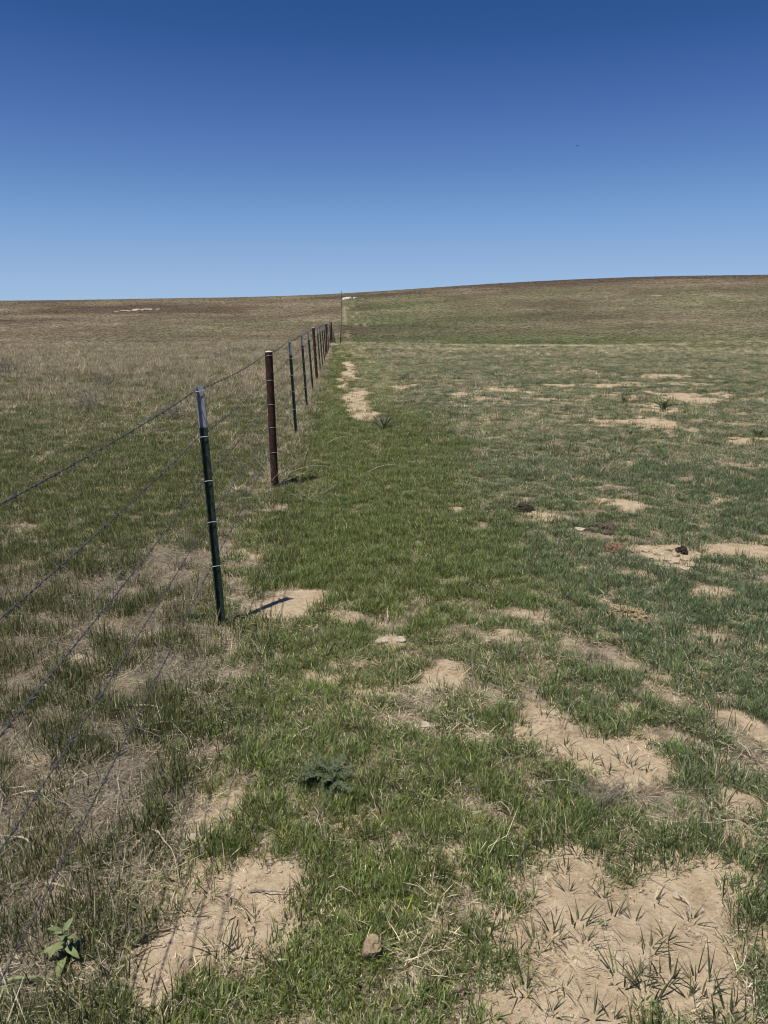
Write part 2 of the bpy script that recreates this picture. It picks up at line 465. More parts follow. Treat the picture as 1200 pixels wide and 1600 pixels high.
def hill_track(x, y):
    """two worn wheel tracks and a bare line climbing the slope beside the fence"""
    side = x - fence_x(y); r = np.hypot(x, y)
    bend = 1.2 * np.sin(r / 60.0) + .5 * fbm(x, y, 25, 68, 2)
    t = np.maximum(sm(.42, .12, np.abs(side - 3.0 - bend)), sm(.42, .12, np.abs(side - 4.9 - bend)))
    t = np.maximum(t * sm(-.15, .35, fbm(x, y, 9, 69, 3)), sm(.55, .2, np.abs(side - 1.0)) * sm(0, .4, fbm(x, y, 14, 70, 3)))
    return t * sm(88, 98, r) * sm(330, 250, r)

def build_ground():
    NR, pts_r = 640, []
    r = np.concatenate([[0.15, .35], np.geomspace(0.6, 1600, NR)])
    cen_y = -0.3
    fine = np.radians(np.linspace(-46, 46, 300))
    rest = np.radians(np.linspace(46, 314, 70))[1:-1]
    ang = np.concatenate([fine, rest]); na = len(ang)
    RR, AA = np.meshgrid(r, ang, indexing='ij')
    X, Y = RR * np.sin(AA), cen_y + RR * np.cos(AA)
    x, y = X.ravel(), Y.ravel()
    z = terrain(x, y)
    nv = len(x); nr = len(r)
    i = np.arange(nr - 1)[:, None]; j = np.arange(na)[None, :]
    j2 = (j + 1) % na
    faces = np.stack([i * na + j, i * na + j2, (i + 1) * na + j2, (i + 1) * na + j], -1).reshape(-1, 4)[:, ::-1]
    # centre fan
    fan = np.stack([np.full(na, nv), np.arange(na), (np.arange(na) + 1) % na], -1)[:, ::-1]
    verts = np.column_stack([x, y, z]); verts = np.vstack([verts, [[0, cen_y, gz(0, cen_y)]]])
    me = bpy.data.meshes.new('ground')
    nf, nt_ = len(faces), len(fan)
    me.vertices.add(len(verts)); me.vertices.foreach_set('co', verts.ravel().astype(np.float32))
    me.loops.add(nf * 4 + nt_ * 3)
    me.loops.foreach_set('vertex_index', np.concatenate([faces.ravel(), fan.ravel()]).astype(np.int32))
    me.polygons.add(nf + nt_)
    me.polygons.foreach_set('loop_start', np.concatenate([np.arange(nf) * 4, nf * 4 + np.arange(nt_) * 3]).astype(np.int32))
    me.polygons.foreach_set('use_smooth', np.ones(nf + nt_, bool))
    me.update(calc_edges=True)
    vx, vy = verts[:, 0], verts[:, 1]
    Z = zones(vx, vy)
    bare = bare_mask(vx, vy)
    rr = np.hypot(vx, vy)
    speck = sm(.12, .5, fbm(vx, vy, .32, 58, 4)) * .8 * (1 - Z['lush']) * (1 - .75 * Z['left'])
    cover = np.zeros((len(verts), 4), np.float32)
    cover[:, 0] = np.clip(np.maximum(bare, speck), 0, 1)
    cover[:, 0] = np.maximum(cover[:, 0] * sm(60, 45, rr), hill_track(vx, vy))
    cover[:, 1] = hill_green(vx, vy)
    cover[:, 2] = sm(48, 66, rr)
    cover[:, 3] = hill_dark(vx, vy) * cover[:, 2]
    a = me.attributes.new('cover', 'FLOAT_COLOR', 'POINT'); a.data.foreach_set('color', cover.ravel())
    me.materials.append(ground_mat())
    o = link('ground', me); tag(o, kind='structure')
    return o
ground = build_ground()

# ------------------------------------------------------------------ ground cover: tufts set out by geometry nodes
def tuft_mesh(name, mat, n, rad, lmin, lmax, wid, lean=(0.05, 0.5), curl=(0.2, 1.0), seg=3, straw=0.12, seed=0, spread=1.0, inward=False):
    rs = random.Random(seed); b = MB()
    for _ in range(n):
        q = rad * math.sqrt(rs.random()); t = rs.uniform(0, 6.283)
        az = t + rs.gauss(0, .9) if not inward else rs.uniform(0, 6.283)
        L = rs.uniform(lmin, lmax) * (1 - .25 * q / max(rad, 1e-6))
        sw = rs.uniform(.6, 1.0) if rs.random() < straw else rs.uniform(0, .12)
        b.blade((q * math.cos(t), q * math.sin(t), -0.004), az, L, rs.uniform(*lean) * spread, rs.uniform(*curl), wid * rs.uniform(.7, 1.3), seg,
                (min(math.exp(rs.gauss(-.16, .46)), 1.9), sw, 0, 1), rs.uniform(-.9, .9))
    return b.mesh(name, mat, attr=True)
def litter_mesh(name, mat, n, rad, lmin, lmax, wid, seed=0):
    rs = random.Random(seed); b = MB()
    for _ in range(n):
        q = rad * math.sqrt(rs.random()); t = rs.uniform(0, 6.283)
        b.blade((q * math.cos(t), q * math.sin(t), rs.uniform(.001, .016)), rs.uniform(0, 6.283), rs.uniform(lmin, lmax), rs.uniform(1.2, 1.62), rs.uniform(-.35, .75),
                wid * rs.uniform(.6, 1.4), 3, (min(math.exp(rs.gauss(-.15, .5)), 1.45), 0, 0, 1), rs.uniform(-.5, .5))
    return b.mesh(name, mat, attr=True)

def scatter(name, meshes, x, y, idx, scale, tint, tilt=0.12, sink=0.0, label=None, zs=None):
    """one ground-cover object: a point per tuft, a tuft instanced on each"""
    n = len(x)
    z = terrain(x, y) - sink
    me = bpy.data.meshes.new(name + '_points')
    me.vertices.add(n); me.vertices.foreach_set('co', np.column_stack([x, y, z]).astype(np.float32).ravel())
    rot = np.column_stack([RNG.normal(0, tilt, n), RNG.normal(0, tilt, n), RNG.uniform(0, 6.283, n)]).astype(np.float32)
    a = me.attributes.new('rot', 'FLOAT_VECTOR', 'POINT'); a.data.foreach_set('vector', rot.ravel())
    s3 = np.column_stack([scale, scale, scale if zs is None else zs]).astype(np.float32)
    a = me.attributes.new('scl', 'FLOAT_VECTOR', 'POINT'); a.data.foreach_set('vector', s3.ravel())
    a = me.attributes.new('idx', 'INT', 'POINT'); a.data.foreach_set('value', idx.astype(np.int32))
    a = me.attributes.new('tint', 'FLOAT_COLOR', 'POINT'); a.data.foreach_set('color', np.column_stack([tint, np.ones(n)]).astype(np.float32).ravel())
    coll = bpy.data.collections.new(name + '_tufts')
    for k, m in enumerate(meshes):
        coll.objects.link(bpy.data.objects.new('%s_tuft_%02d' % (name, k), m))
    o = link(name, me)
    for m in {m.materials[0] for m in meshes}: me.materials.append(m)
    ng = bpy.data.node_groups.new(name + '_cover', 'GeometryNodeTree')
    ng.interface.new_socket('Geometry', in_out='INPUT', socket_type='NodeSocketGeometry')
    ng.interface.new_socket('Geometry', in_out='OUTPUT', socket_type='NodeSocketGeometry')
    gi, go = ng.nodes.new('NodeGroupInput'), ng.nodes.new('NodeGroupOutput')
    iop = ng.nodes.new('GeometryNodeInstanceOnPoints'); ci = ng.nodes.new('GeometryNodeCollectionInfo')
    ci.inputs['Collection'].default_value = coll; ci.inputs['Separate Children'].default_value = True; ci.inputs['Reset Children'].default_value = True
    iop.inputs['Pick Instance'].default_value = True
    def na(nm, t):
        q = ng.nodes.new('GeometryNodeInputNamedAttribute'); q.data_type = t; q.inputs[0].default_value = nm; return q.outputs[0]
    e2r = ng.nodes.new('FunctionNodeEulerToRotation')
    ng.links.new(na('rot', 'FLOAT_VECTOR'), e2r.inputs[0]); ng.links.new(e2r.outputs[0], iop.inputs['Rotation'])
    ng.links.new(na('scl', 'FLOAT_VECTOR'), iop.inputs['Scale']); ng.links.new(na('idx', 'INT'), iop.inputs['Instance Index'])
    ng.links.new(gi.outputs[0], iop.inputs['Points']); ng.links.new(ci.outputs[0], iop.inputs['Instance']); ng.links.new(iop.outputs[0], go.inputs[0])
    md = o.modifiers.new('cover', 'NODES'); md.node_group = ng
    tag(o, label, kind='stuff')
    return o

def cand(dens, r0, r1, half=37.0, apex=-3.0):
    """random ground points, dens(r) per square metre, in a wedge a little wider than the view"""
    r0, r1 = r0 + 1.8, r1 + 1.8                # r is counted from the wedge's apex, dens from near the camera
    rs = np.linspace(r0, r1, 900)
    w = dens(np.maximum(rs - 1.8, .5)) * rs * 2 * math.radians(half)
    cdf = np.concatenate([[0], np.cumsum((w[1:] + w[:-1]) / 2 * np.diff(rs))])
    n = int(cdf[-1])
    r = np.interp(RNG.uniform(0, cdf[-1], n), cdf, rs)
    a = np.radians(RNG.uniform(-half, half, n))
    x, y = r * np.sin(a), apex + r * np.cos(a)
    k = y > 0.75
    return x[k], y[k]

GRASS = grass_mat('green_grass_blade')
DRY = grass_mat('dry_grass_blade', straw=(.46, .38, .25), trans=0.2)
short_v = [tuft_mesh('short_tuft', GRASS, 44, .037, .016, .052, .0024, (.15, 1.05), (.2, 1.3), 3, .17, 100 + k) for k in range(5)]
tall_v = [tuft_mesh('tall_tuft', GRASS, 34, .036, .028, .078, .0025, (.05, .75), (.1, 1.0), 3, .16, 200 + k) for k in range(5)]
turf_v = [tuft_mesh('turf_tuft', GRASS, 64, .056, .011, .034, .0026, (.2, 1.2), (.3, 1.4), 3, .22, 300 + k) for k in range(4)]
sparse_v = [tuft_mesh('sparse_tuft', GRASS, 9, .045, .045, .115, .0030, (.02, .42), (.05, .7), 3, .05, 350 + k) for k in range(5)]
dry_v = [tuft_mesh('dry_tuft', DRY, 46, .075, .08, .26, .0030, (.02, .55), (.05, .9), 3, 0, 400 + k) for k in range(5)]
lit_long = [litter_mesh('litter', DRY, 30, .12, .05, .15, .0022, 540 + k) for k in range(3)]
lit_v = [litter_mesh('litter', DRY, 80, .095, .010, .055, .0017, 500 + k) for k in range(5)]
clump_v = [tuft_mesh('prairie_clump', DRY, 40, .17, .05, .14, .017, (.05, .7), (.1, .9), 2, 0, 600 + k) for k in range(4)]

def jitter_col(base, n, s=.13, hue=.35):
    base = np.asarray(base, float)
    if base.ndim == 1: base = np.tile(base, (n, 1))
    b = base * np.exp(RNG.normal(0, s, (n, 1))) * np.exp(RNG.normal(0, s * hue, (n, 3)) * np.array((.5, .5, 1)))
    return b
def lerp(a, b, t):
    return np.asarray(a)[None, :] * (1 - t[:, None]) + np.asarray(b)[None, :] * t[:, None]
LUSH, BLUE, OLIVE = (.142, .196, .038), (.100, .162, .066), (.145, .180, .048)

def add_green():
    dens = lambda r: 2500 * np.minimum(1, (4.0 / r) ** .86)
    x, y = cand(dens, 1.2, 60, 35)
    Z = zones(x, y); bare = bare_mask(x, y)
    nf, nm, nb = Z['n_fine'], Z['n_mid'], Z['n_big']
    nv = fbm(x, y, .13, 74, 2)
    mid = sm(5, 9, y)
    cov = 0.735 - .06 * mid + .24 * nm + .42 * nf + .12 * nb + 1.25 * nv
    cov = np.maximum(cov, Z['lush'] * (.76 + .28 * nf + .75 * nv))
    cov = cov + .03 * mid * (1 - Z['left']) * (1 - Z['lush']) - .34 * Z['litterleft'] - .34 * Z['dryleft'] + .02 * Z['band']
    cov = cov - .20 * sm(.5, -.2, Z['side']) * sm(-.9, -.2, Z['side']) * sm(2.5, 4, y)      # dry line under the wires
    cov = cov * (1 - np.clip(bare * 1.15 - .14 * sm(.1, .5, nv), 0, 1))
    k = RNG.uniform(0, 1, len(x)) < np.clip(cov, 0, 1)
    x, y = x[k], y[k]; Z = {q: v[k] for q, v in Z.items()}
    n = len(x); u = RNG.uniform(0, 1, n)
    lush = Z['lush']
    tallp = np.clip(.12 + .62 * lush + .28 * Z['left'] + .35 * sm(.1, .5, fbm(x, y, .8, 71, 2)) - .25 * sm(8, 14, y) * (1 - Z['left']), 0, 1)
    turfp = np.clip(.15 + .65 * sm(4, 9, y) * (1 - Z['left']) * (1 - lush), 0, .8)
    typ = np.where(u < tallp, 1, np.where(u < tallp + (1 - tallp) * turfp, 2, 0))
    spn = (RNG.uniform(0, 1, n) < .93 * Z['litterleft'] + .25 * (bare[k] > .2) + .18 * (Z['side'] < .3))
    typ = np.where(spn, 3, typ)
    idx = np.where(typ == 3, RNG.integers(14, 19, n), np.where(typ == 0, RNG.integers(0, 5, n), np.where(typ == 1, RNG.integers(5, 10, n), RNG.integers(10, 14, n))))
    scale = RNG.uniform(.75, 1.25, n) * np.maximum(1, (y / 7.0)) ** .32
    zs = scale * np.where(typ == 1, RNG.uniform(.75, 1.15, n), 1) / np.maximum(1, (y / 9.0)) ** .30
    right = sm(1.0, 2.6, Z['side'])
    tint = lerp(LUSH, BLUE, np.clip(right * .9 + .35 * fbm(x, y, 1.6, 72, 3), 0, 1) * (1 - .6 * lush))
    t2 = np.clip(Z['left'] * .7 + .3 * fbm(x, y, 2.2, 73, 3), 0, 1)[:, None]
    tint = tint * (1 - t2) + np.array(OLIVE)[None, :] * t2
    tint = jitter_col(tint, n, .22)
    # a few yellowing bunches
    yl = RNG.uniform(0, 1, n) < .05
    tint[typ == 3] *= .62
    tint[yl] = tint[yl] * np.array([1.5, 1.2, .9])
    scatter('green_grass', short_v + tall_v + turf_v + sparse_v, x, y, idx, scale, tint, .12, zs=zs, label='green prairie grass growing in bunches over the pasture')
    return n

def add_litter():
    dens = lambda r: 480 * np.minimum(1, (4.2 / r) ** 1.3)
    x, y = cand(dens, 1.2, 46)
    Z = zones(x, y); bare = bare_mask(x, y)
    p = .11 + .16 * sm(5, 9, y) + .62 * Z['litterleft'] + .20 * Z['left'] - .12 * Z['lush'] - .25 * Z['n_mid'] + .25 * sm(.5, -.2, Z['side']) * sm(-.9, -.2, Z['side'])
    p = p * (1 - .72 * bare) * (1 - .7 * sm(24, 38, y) * (1 - Z['left']))
    k = RNG.uniform(0, 1, len(x)) < p
    x, y = x[k], y[k]; n = len(x)
    lf = Z['left'][k]
    scale = RNG.uniform(.6, 1.25, n) * np.maximum(1, y / 6.0) ** .4
    tint = jitter_col(lerp((.50, .43, .28), (.31, .265, .195), np.clip(lf + .3 * RNG.normal(0, 1, n), 0, 1)), n, .2)
    li = np.where(RNG.uniform(0, 1, n) < .30 * lf + .05, RNG.integers(5, 8, n), RNG.integers(0, 5, n))
    scatter('straw_litter', lit_v + lit_long, x, y, li, scale, tint, .1, label='dead grey straw lying matted between the grass')
    return n

def add_dry():
    dens = lambda r: 120 * np.minimum(1, (8.0 / r) ** .75)
    x, y = cand(dens, 1.2, 49)
    Z = zones(x, y); bare = bare_mask(x, y)
    fl = sm(.45, -.05, Z['side']) * sm(-.8, -.25, Z['side'])
    nearf = sm(5, 11, y)
    p = .012 + .12 * nearf + .08 * Z['left'] * nearf + .85 * Z['dryleft'] * sm(-.5, .2, fbm(x, y, 2.4, 83, 3)) + .22 * fl * sm(3.2, 5, y) + .26 * Z['band'] * sm(-.05, .45, fbm(x, y, 3.5, 81, 3)) + .10 * sm(.2, .6, Z['n_mid']) * nearf
    p = p * (1 - .85 * bare) * (1 - .5 * Z['lush'])
    k = RNG.uniform(0, 1, len(x)) < p
    x, y = x[k], y[k]; Z = {q: v[k] for q, v in Z.items()}; n = len(x)
    scale = RNG.uniform(.45, 1.1, n) * (.6 + .4 * sm(4, 9, y)) * np.maximum(1, y / 9.0) ** .33
    zs = scale * np.where(Z['dryleft'] + Z['band'] > .4, RNG.uniform(.45, 1.0, n) * (1 - .3 * Z['band'] * (1 - Z['left'])), RNG.uniform(.25, .6, n)) / np.maximum(1, y / 14) ** .2
    gy = np.clip(Z['dryleft'] * .8 + .4 * fbm(x, y, 3, 82, 3), 0, 1)
    bd = (Z['band'] * (1 - Z['left']))[:, None]
    tint = jitter_col(lerp((.52, .43, .27), (.43, .36, .24), gy) * (1 + .35 * bd), n, .2)
    scatter('dry_grass', dry_v, x, y, RNG.integers(0, len(dry_v), n), scale, tint, .15, zs=zs, label='tall bleached dry grass standing along the crest and fence line')
    return n

def add_hill():
    dens = lambda r: 10.0 * np.minimum(1, (70.0 / r) ** 1.3)
    x, y = cand(dens, 50, 430, 33)
    k = y > 48
    x, y = x[k], y[k]; n = len(x)
    g = hill_green(x, y)
    pat = fbm(x, y, 9, 91, 4)
    k = RNG.uniform(0, 1, n) < (.55 + .5 * pat) * (1 - hill_track(x, y))
    x, y, g, pat = x[k], y[k], g[k], pat[k]; n = len(x)
    r = np.hypot(x, y)
    t = np.clip(g + RNG.normal(0, .18, n), 0, 1)
    dk = hill_dark(x, y)[:, None] * .75
    tint = lerp((.365, .295, .19), (.18, .192, .082), t) * np.exp(.45 * pat)[:, None] * (1 - dk) + np.array((.15, .105, .07))[None, :] * dk
    tint = jitter_col(tint, n, .36)
    scale = RNG.uniform(.6, 1.3, n) * np.maximum(1, r / 90) ** .45
    scatter('hillside_grass', clump_v, x, y, RNG.integers(0, len(clump_v), n), scale * 1.1, tint, .15, zs=scale * .8, label='short brown and green grass covering the far slopes')
    return n
CNT = dict(green=add_green(), litter=add_litter(), dry=add_dry(), hill=add_hill())
print('COVER', CNT)

# soil crumbs and pebbles on the bare ground
SOIL = simple_mat('soil_crumb', (.27, .20, .13), (.68, .56, .42), 140, .95, .5, .003)
PALE = simple_mat('pale_stone', (.34, .285, .20), (.54, .46, .34), 40, .85, .3, .002)
def crumb_mesh(name, mat, seed):
    b = MB(); b.blob((0, 0, .0035), (.0065, .0055, .0042), .45, seed, 7, 5); return b.mesh(name, mat)
x, y = cand(lambda r: 3600 * np.minimum(1, (2.6 / r) ** 2.2), 1.2, 14)
k = RNG.uniform(0, 1, len(x)) < np.clip(bare_mask(x, y) * .8 * sm(-.5, .6, fbm(x, y, .3, 95, 3)) + .04, 0, 1)
x, y = x[k], y[k]
sc_ = np.minimum(np.exp(RNG.normal(-.62, .5, len(x))), 1.15) * np.maximum(1, y / 3.5) ** .6
scatter('soil_crumbs', [crumb_mesh('soil_crumb', SOIL, s) for s in range(5)], x, y, RNG.integers(0, 5, len(x)), sc_, np.ones((len(x), 3)), .5, label='loose crumbs of tan soil on the bare patches')
x, y = cand(lambda r: 150 * np.minimum(1, (3 / r) ** 1.6), 1.2, 14)
k = RNG.uniform(0, 1, len(x)) < np.clip(bare_mask(x, y) * .8 + .10, 0, 1)
x, y = x[k], y[k]
sc_ = np.minimum(np.exp(RNG.normal(-.6, .45, len(x))), 1.0)
scatter('pale_pebbles', [crumb_mesh('pale_pebble', PALE, 20 + s) for s in range(4)], x, y, RNG.integers(0, 4, len(x)), sc_, np.ones((len(x), 3)), .5, label='small pale pebbles scattered over the bare soil')

# ------------------------------------------------------------------ the fence
fence = empty('barbed_wire_fence', (fence_x(3.86), 3.86, 0), 0,
              'long barbed wire fence of green and rusty brown posts running up the hill', 'fence')
FO = Vector(fence.location)
G_PAINT = simple_mat('green_post_paint', (.011, .028, .019), (.075, .068, .05), 38, .6, .4, .0008, spec=.35, mid=(.018, .038, .026))
TIP = simple_mat('grey_tip_paint', (.17, .19, .21), (.34, .365, .39), 34, .55, .3, .0006, spec=.4)
RUST = simple_mat('rusty_pipe', (.028, .014, .010), (.095, .045, .030), 22, .85, .6, .0015, mid=(.055, .026, .018))
CAP = simple_mat('pale_post_cap', (.45, .42, .36), (.70, .66, .58), 60, .8, .4, .001)
WIRE = simple_mat('weathered_wire', (.05, .05, .05), (.17, .165, .155), 120, .6, 0, metal=.4)
CLIP = simple_mat('bright_wire_clip', (.33, .34, .35), (.55, .56, .57), 90, .45, 0, metal=.5)

HTS = (1.284, 1.052, .820, .598, .352)
def t_post_mesh(h):
    b = MB(); t = .21
    z1 = h - t
    # flange (thin in x) and web (thin in y), below the painted tip
    b.box((-.002, 0, z1 / 2 - .1), (.0045, .036, z1 + .2))
    b.box((.0155, 0, z1 / 2 - .1), (.030, .0045, z1 + .2))
    b.box((.0315, 0, z1 / 2 - .1), (.003, .009, z1 + .2))
    z = .06
    while z < z1 - .03:
        b.box((-.0075, 0, z), (.007, .011, .020)); z += .054
    return b.mesh('t_post', G_PAINT)
def tip_mesh(h):
    b = MB(); t = .21
    b.box((-.002, 0, h - t / 2), (.0050, .0365, t)); b.box((.0155, 0, h - t / 2), (.0305, .0050, t)); b.box((.0315, 0, h - t / 2), (.0034, .0095, t))
    z = h - t + .03
    while z < h - .02:
        b.box((-.0075, 0, z), (.007, .011, .020)); z += .054
    return b.mesh('painted_tip', TIP)
def clip_mesh():
    b = MB(); pts = [(-.012, .030, .010), (-.013, .020, .002), (-.012, -.012, -.002), (-.006, -.021, 0), (.010, -.012, .001), (.038, -.009, .003), (.043, 0, .004), (.038, .009, .004), (.006, .021, .002), (-.012, .026, -.003), (-.015, .030, -.014)]
    b.tube(pts, .0019, 5); return b.mesh('wire_clip', CLIP, True)
def pipe_mesh(h, rad, mat=RUST):
    b = MB(); zs = [-.15, .02, h * .2, h * .42, h * .66, h * .85, h - .008, h]
    n = 24; vs_, fs = [], []
    for i, z in enumerate(zs):
        for k in range(n):
            a = 2 * math.pi * k / n; q = rad * (1 + .012 * math.sin(a * 3 + i * 1.7)); q = q * .97 if i == len(zs) - 1 else q
            vs_.append((q * math.cos(a), q * math.sin(a), z))
    for i in range(len(zs) - 1):
        for k in range(n): fs.append((i * n + k, i * n + (k + 1) % n, (i + 1) * n + (k + 1) % n, (i + 1) * n + k))
    fs.append(tuple((len(zs) - 1) * n + k for k in range(n)))
    b.add(vs_, fs); return b.mesh('pipe_post', mat, False)
def cap_mesh(rad):
    b = MB(); n = 20; vs_ = []; rs = random.Random(4)
    for (q, z) in ((rad * .95, .0005), (rad * .98, .006), (rad * .55, .012), (.001, .014)):
        for k in range(n):
            a = 2 * math.pi * k / n; vs_.append((q * math.cos(a), q * math.sin(a), z + rs.uniform(0, .002)))
    fs = [(i * n + k, i * n + (k + 1) % n, (i + 1) * n + (k + 1) % n, (i + 1) * n + k) for i in range(3) for k in range(n)]
    b.add(vs_, fs); return b.mesh('post_cap', CAP)
def tie_mesh(rad):
    b = MB(); pts = [((rad + .0025) * math.cos(a), (rad + .0025) * math.sin(a), .004 * math.sin(a * 1.5)) for a in np.linspace(0, 6.283, 25)]
    pts += [(-rad - .012, .012, .004)]
    b.tube(pts, .0019, 5); return b.mesh('wire_tie', CLIP, True)

PH = 1.31
M_T, M_TIP, M_CLIP = t_post_mesh(PH), tip_mesh(PH), clip_mesh()
PR = .0365
M_P, M_CAP, M_TIE = pipe_mesh(PH, PR), cap_mesh(PR), tie_mesh(PR)
POSTS = [(3.86, 'T', -.034, .0), (7.34, 'P', -.010, .0), (10.66, 'T', -.040, .01), (13.96, 'T', -.050, 0), (16.83, 'T', -.058, .01), (19.86, 'P', -.050, 0),
         (22.7, 'T', -.058, 0), (25.2, 'T', -.062, 0), (27.8, 'T', -.056, .01), (30.2, 'T', -.05, 0), (32.8, 'P', -.02, 0),
         (36.0, 'T', -.03, 0), (39.2, 'T', .02, 0), (42.4, 'T', -.03, 0), (45.6, 'P', 0, 0)]
yy = 48.8; kk = 0
while yy < 430:
    POSTS.append((yy, 'P' if kk % 4 == 3 else 'T', random.gauss(-.01, .025), random.gauss(0, .02))); yy += random.uniform(3.1, 3.4); kk += 1
def place(o, parent, m):            # parent a piece with its offset inside the parent
    o.parent = parent; o.matrix_local = m
for (py_, kind, lean, lean_y) in POSTS:
    fx = float(fence_x(py_)); z = gz(fx, py_)
    if py_ < 33 and kind == 'T': fx += .0
    name = 't_post' if kind == 'T' else 'pipe_post'
    o = link(name, M_T if kind == 'T' else M_P, fence, Vector((fx, py_, z)) - FO, (lean_y, lean, random.uniform(-.12, .12) if py_ > 4 else -.05))
    if kind == 'T':
        if py_ < 60: link('painted_tip', M_TIP, o)
        if py_ < 24:
            for h in HTS: link('wire_clip', M_CLIP, o, (0, 0, h))
    else:
        if py_ < 80: link('post_cap', M_CAP, o, (0, 0, PH))
        if py_ < 24:
            for h in HTS: link('wire_tie', M_TIE, o, (0, 0, h - .005), (0, 0, random.uniform(-.4, .4)))

def wire_pt(y, h, kinks):
    """a strand follows the posts: fixed at each one, sagging a little between"""
    x = float(fence_x(y)); return x
KN = [-1.5, .55] + [p[0] for p in POSTS]
def strand_path(h):
    ks = []
    for y in KN:
        lean = next((p[2] for p in POSTS if p[0] == y), -.02); kind = next((p[1] for p in POSTS if p[0] == y), 'T')
        fx = float(fence_x(y)); off = -.0135 if kind == 'T' else -(PR + .004)
        ks.append(Vector((fx + lean * h + off, y, gz(fx, y) + h + (random.uniform(-.008, .008) if y > 8 else 0))))
    return ks
def interp_path(ks, y):
    for a, b in zip(ks[:-1], ks[1:]):
        if a.y <= y <= b.y:
            t = (y - a.y) / (b.y - a.y); p = a.lerp(b, t); p.z -= .022 * 4 * t * (1 - t) * (1 if a.y < 50 else 0); return p
    return ks[-1].copy()
def barb_geo(b, n=1):
    b.tube([(-.0045, 0, .0035), (0, .003, -.0045), (.0045, .001, .003), (.001, -.003, .005), (-.0045, -.002, -.002)], .0016, 4)
    b.tube([(.002, .002, .0), (.010, .006, .013)], [.0016, .0004], 4); b.tube([(-.002, -.002, 0), (-.011, -.004, -.012)], [.0016, .0004], 4)
    b.tube([(.0, -.003, .002), (-.008, -.002, .014)], [.0016, .0004], 4); b.tube([(0, .003, -.002), (.009, .004, -.012)], [.0016, .0004], 4)
_b = MB(); barb_geo(_b); M_BARB = _b.mesh('barb', WIRE)
NAMES = ['top strand of twisted barbed wire', None, None, None, None]
for si, h in enumerate(HTS):
    ks = strand_path(h); b = MB()
    # two twisted strands near by, one further off
    ysn = np.arange(-1.5, 7.4, .0105)
    pt = [interp_path(ks, q) - FO for q in ysn]
    for ph in (0, math.pi):
        b.tube([p + Vector((math.cos(q * 105 + ph), 0, math.sin(q * 105 + ph))) * .0015 for p, q in zip(pt, ysn)], .0015, 4)
    ysm = np.concatenate([np.arange(7.34, 46, .8), [p[0] for p in POSTS if p[0] > 46]])
    b.tube([interp_path(ks, q) - FO for q in ysm], .0022, 4)
    w = link('barbed_wire', b.mesh('barbed_wire', WIRE, True), fence)
    far = MB(); q = .9 + random.uniform(0, .1)
    while q < 34:
        p = interp_path(ks, q) - FO
        if q < 5.5:
            bb = link('barb', M_BARB, w, p, (random.uniform(-.4, .4), random.uniform(0, 6.28), random.uniform(-.3, .3)))
        else:
            far.box(p, (.004, .012, .005)); far.tube([p + Vector((-.010, 0, -.010)), p + Vector((.010, 0, .010))], .0016, 3); far.tube([p + Vector((.010, .006, -.010)), p + Vector((-.010, .006, .010))], .0016, 3)
        q += random.uniform(.115, .135)
    fo = link('barb', far.mesh('barbs', WIRE), w); fo['kind'] = 'stuff'

# ------------------------------------------------------------------ single grass tufts on the bare patches
TUFT = grass_mat('lone_tuft_blade', False, (.085, .105, .038), trans=.25)
TUFT_SEEDL = grass_mat('young_tuft_blade', False, (.16, .22, .04), trans=.35)
def lone_mesh(n, rad, lmin, lmax, seed, mat=None, w=.0038, lean=(.05, .8), straw=.12):
    return tuft_mesh('grass_tuft', mat or TUFT, n, rad, lmin, lmax, w, lean, (.1, .9), 4, straw, seed)
lone = [lone_mesh(*a, seed=800 + i) for i, a in enumerate([(14, .022, .05, .12), (9, .016, .04, .11), (22, .035, .05, .13), (6, .012, .04, .09), (30, .05, .05, .12), (4, .01, .03, .10)])]
def cell_words(pts):
    """say where each of a cluster stands: back / middle / front, left / centre / right, then order within that cell"""
    us, vs2 = sorted(p[0] for p in pts), sorted(p[1] for p in pts); n = len(pts)
    def third(q, arr): return 0 if q <= arr[n // 3] else (1 if q <= arr[2 * n // 3] else 2)
    cells = {}
    for i, p in enumerate(pts): cells.setdefault((third(p[1], vs2), third(p[0], us)), []).append(i)
    out = {}
    for (r, c), ids in cells.items():
        w = ('back', 'middle', 'front')[r] + ' ' + ('left', 'centre', 'right')[c]
        ids.sort(key=lambda i: pts[i][0])
        for k, i in enumerate(ids):
            order = '' if len(ids) == 1 else (('left one of two', 'right one of two')[k] if len(ids) == 2 else
                    ('leftmost' if k == 0 else 'rightmost' if k == len(ids) - 1 else '%s from left' % ('second', 'third', 'fourth', 'fifth', 'sixth')[k - 1]))
            out[i] = (w, order)
    return out
SIZE = ['spreading', 'small', 'full', 'tiny', 'dense', 'few-bladed']
def tufts(pts, label, group):
    cw = cell_words(pts)
    for i, (u, v, k, s) in enumerate(pts):
        p = at(u, v)
        o = link('grass_tuft', lone[k], None, p - Vector((0, 0, .003)), (0, 0, random.uniform(0, 6.28)), s)
        w, order = cw[i]
        tag(o, '%s grass tuft, %s%s %s' % (SIZE[k], (order + ', ') if order else '', w, label), 'grass tuft', group)
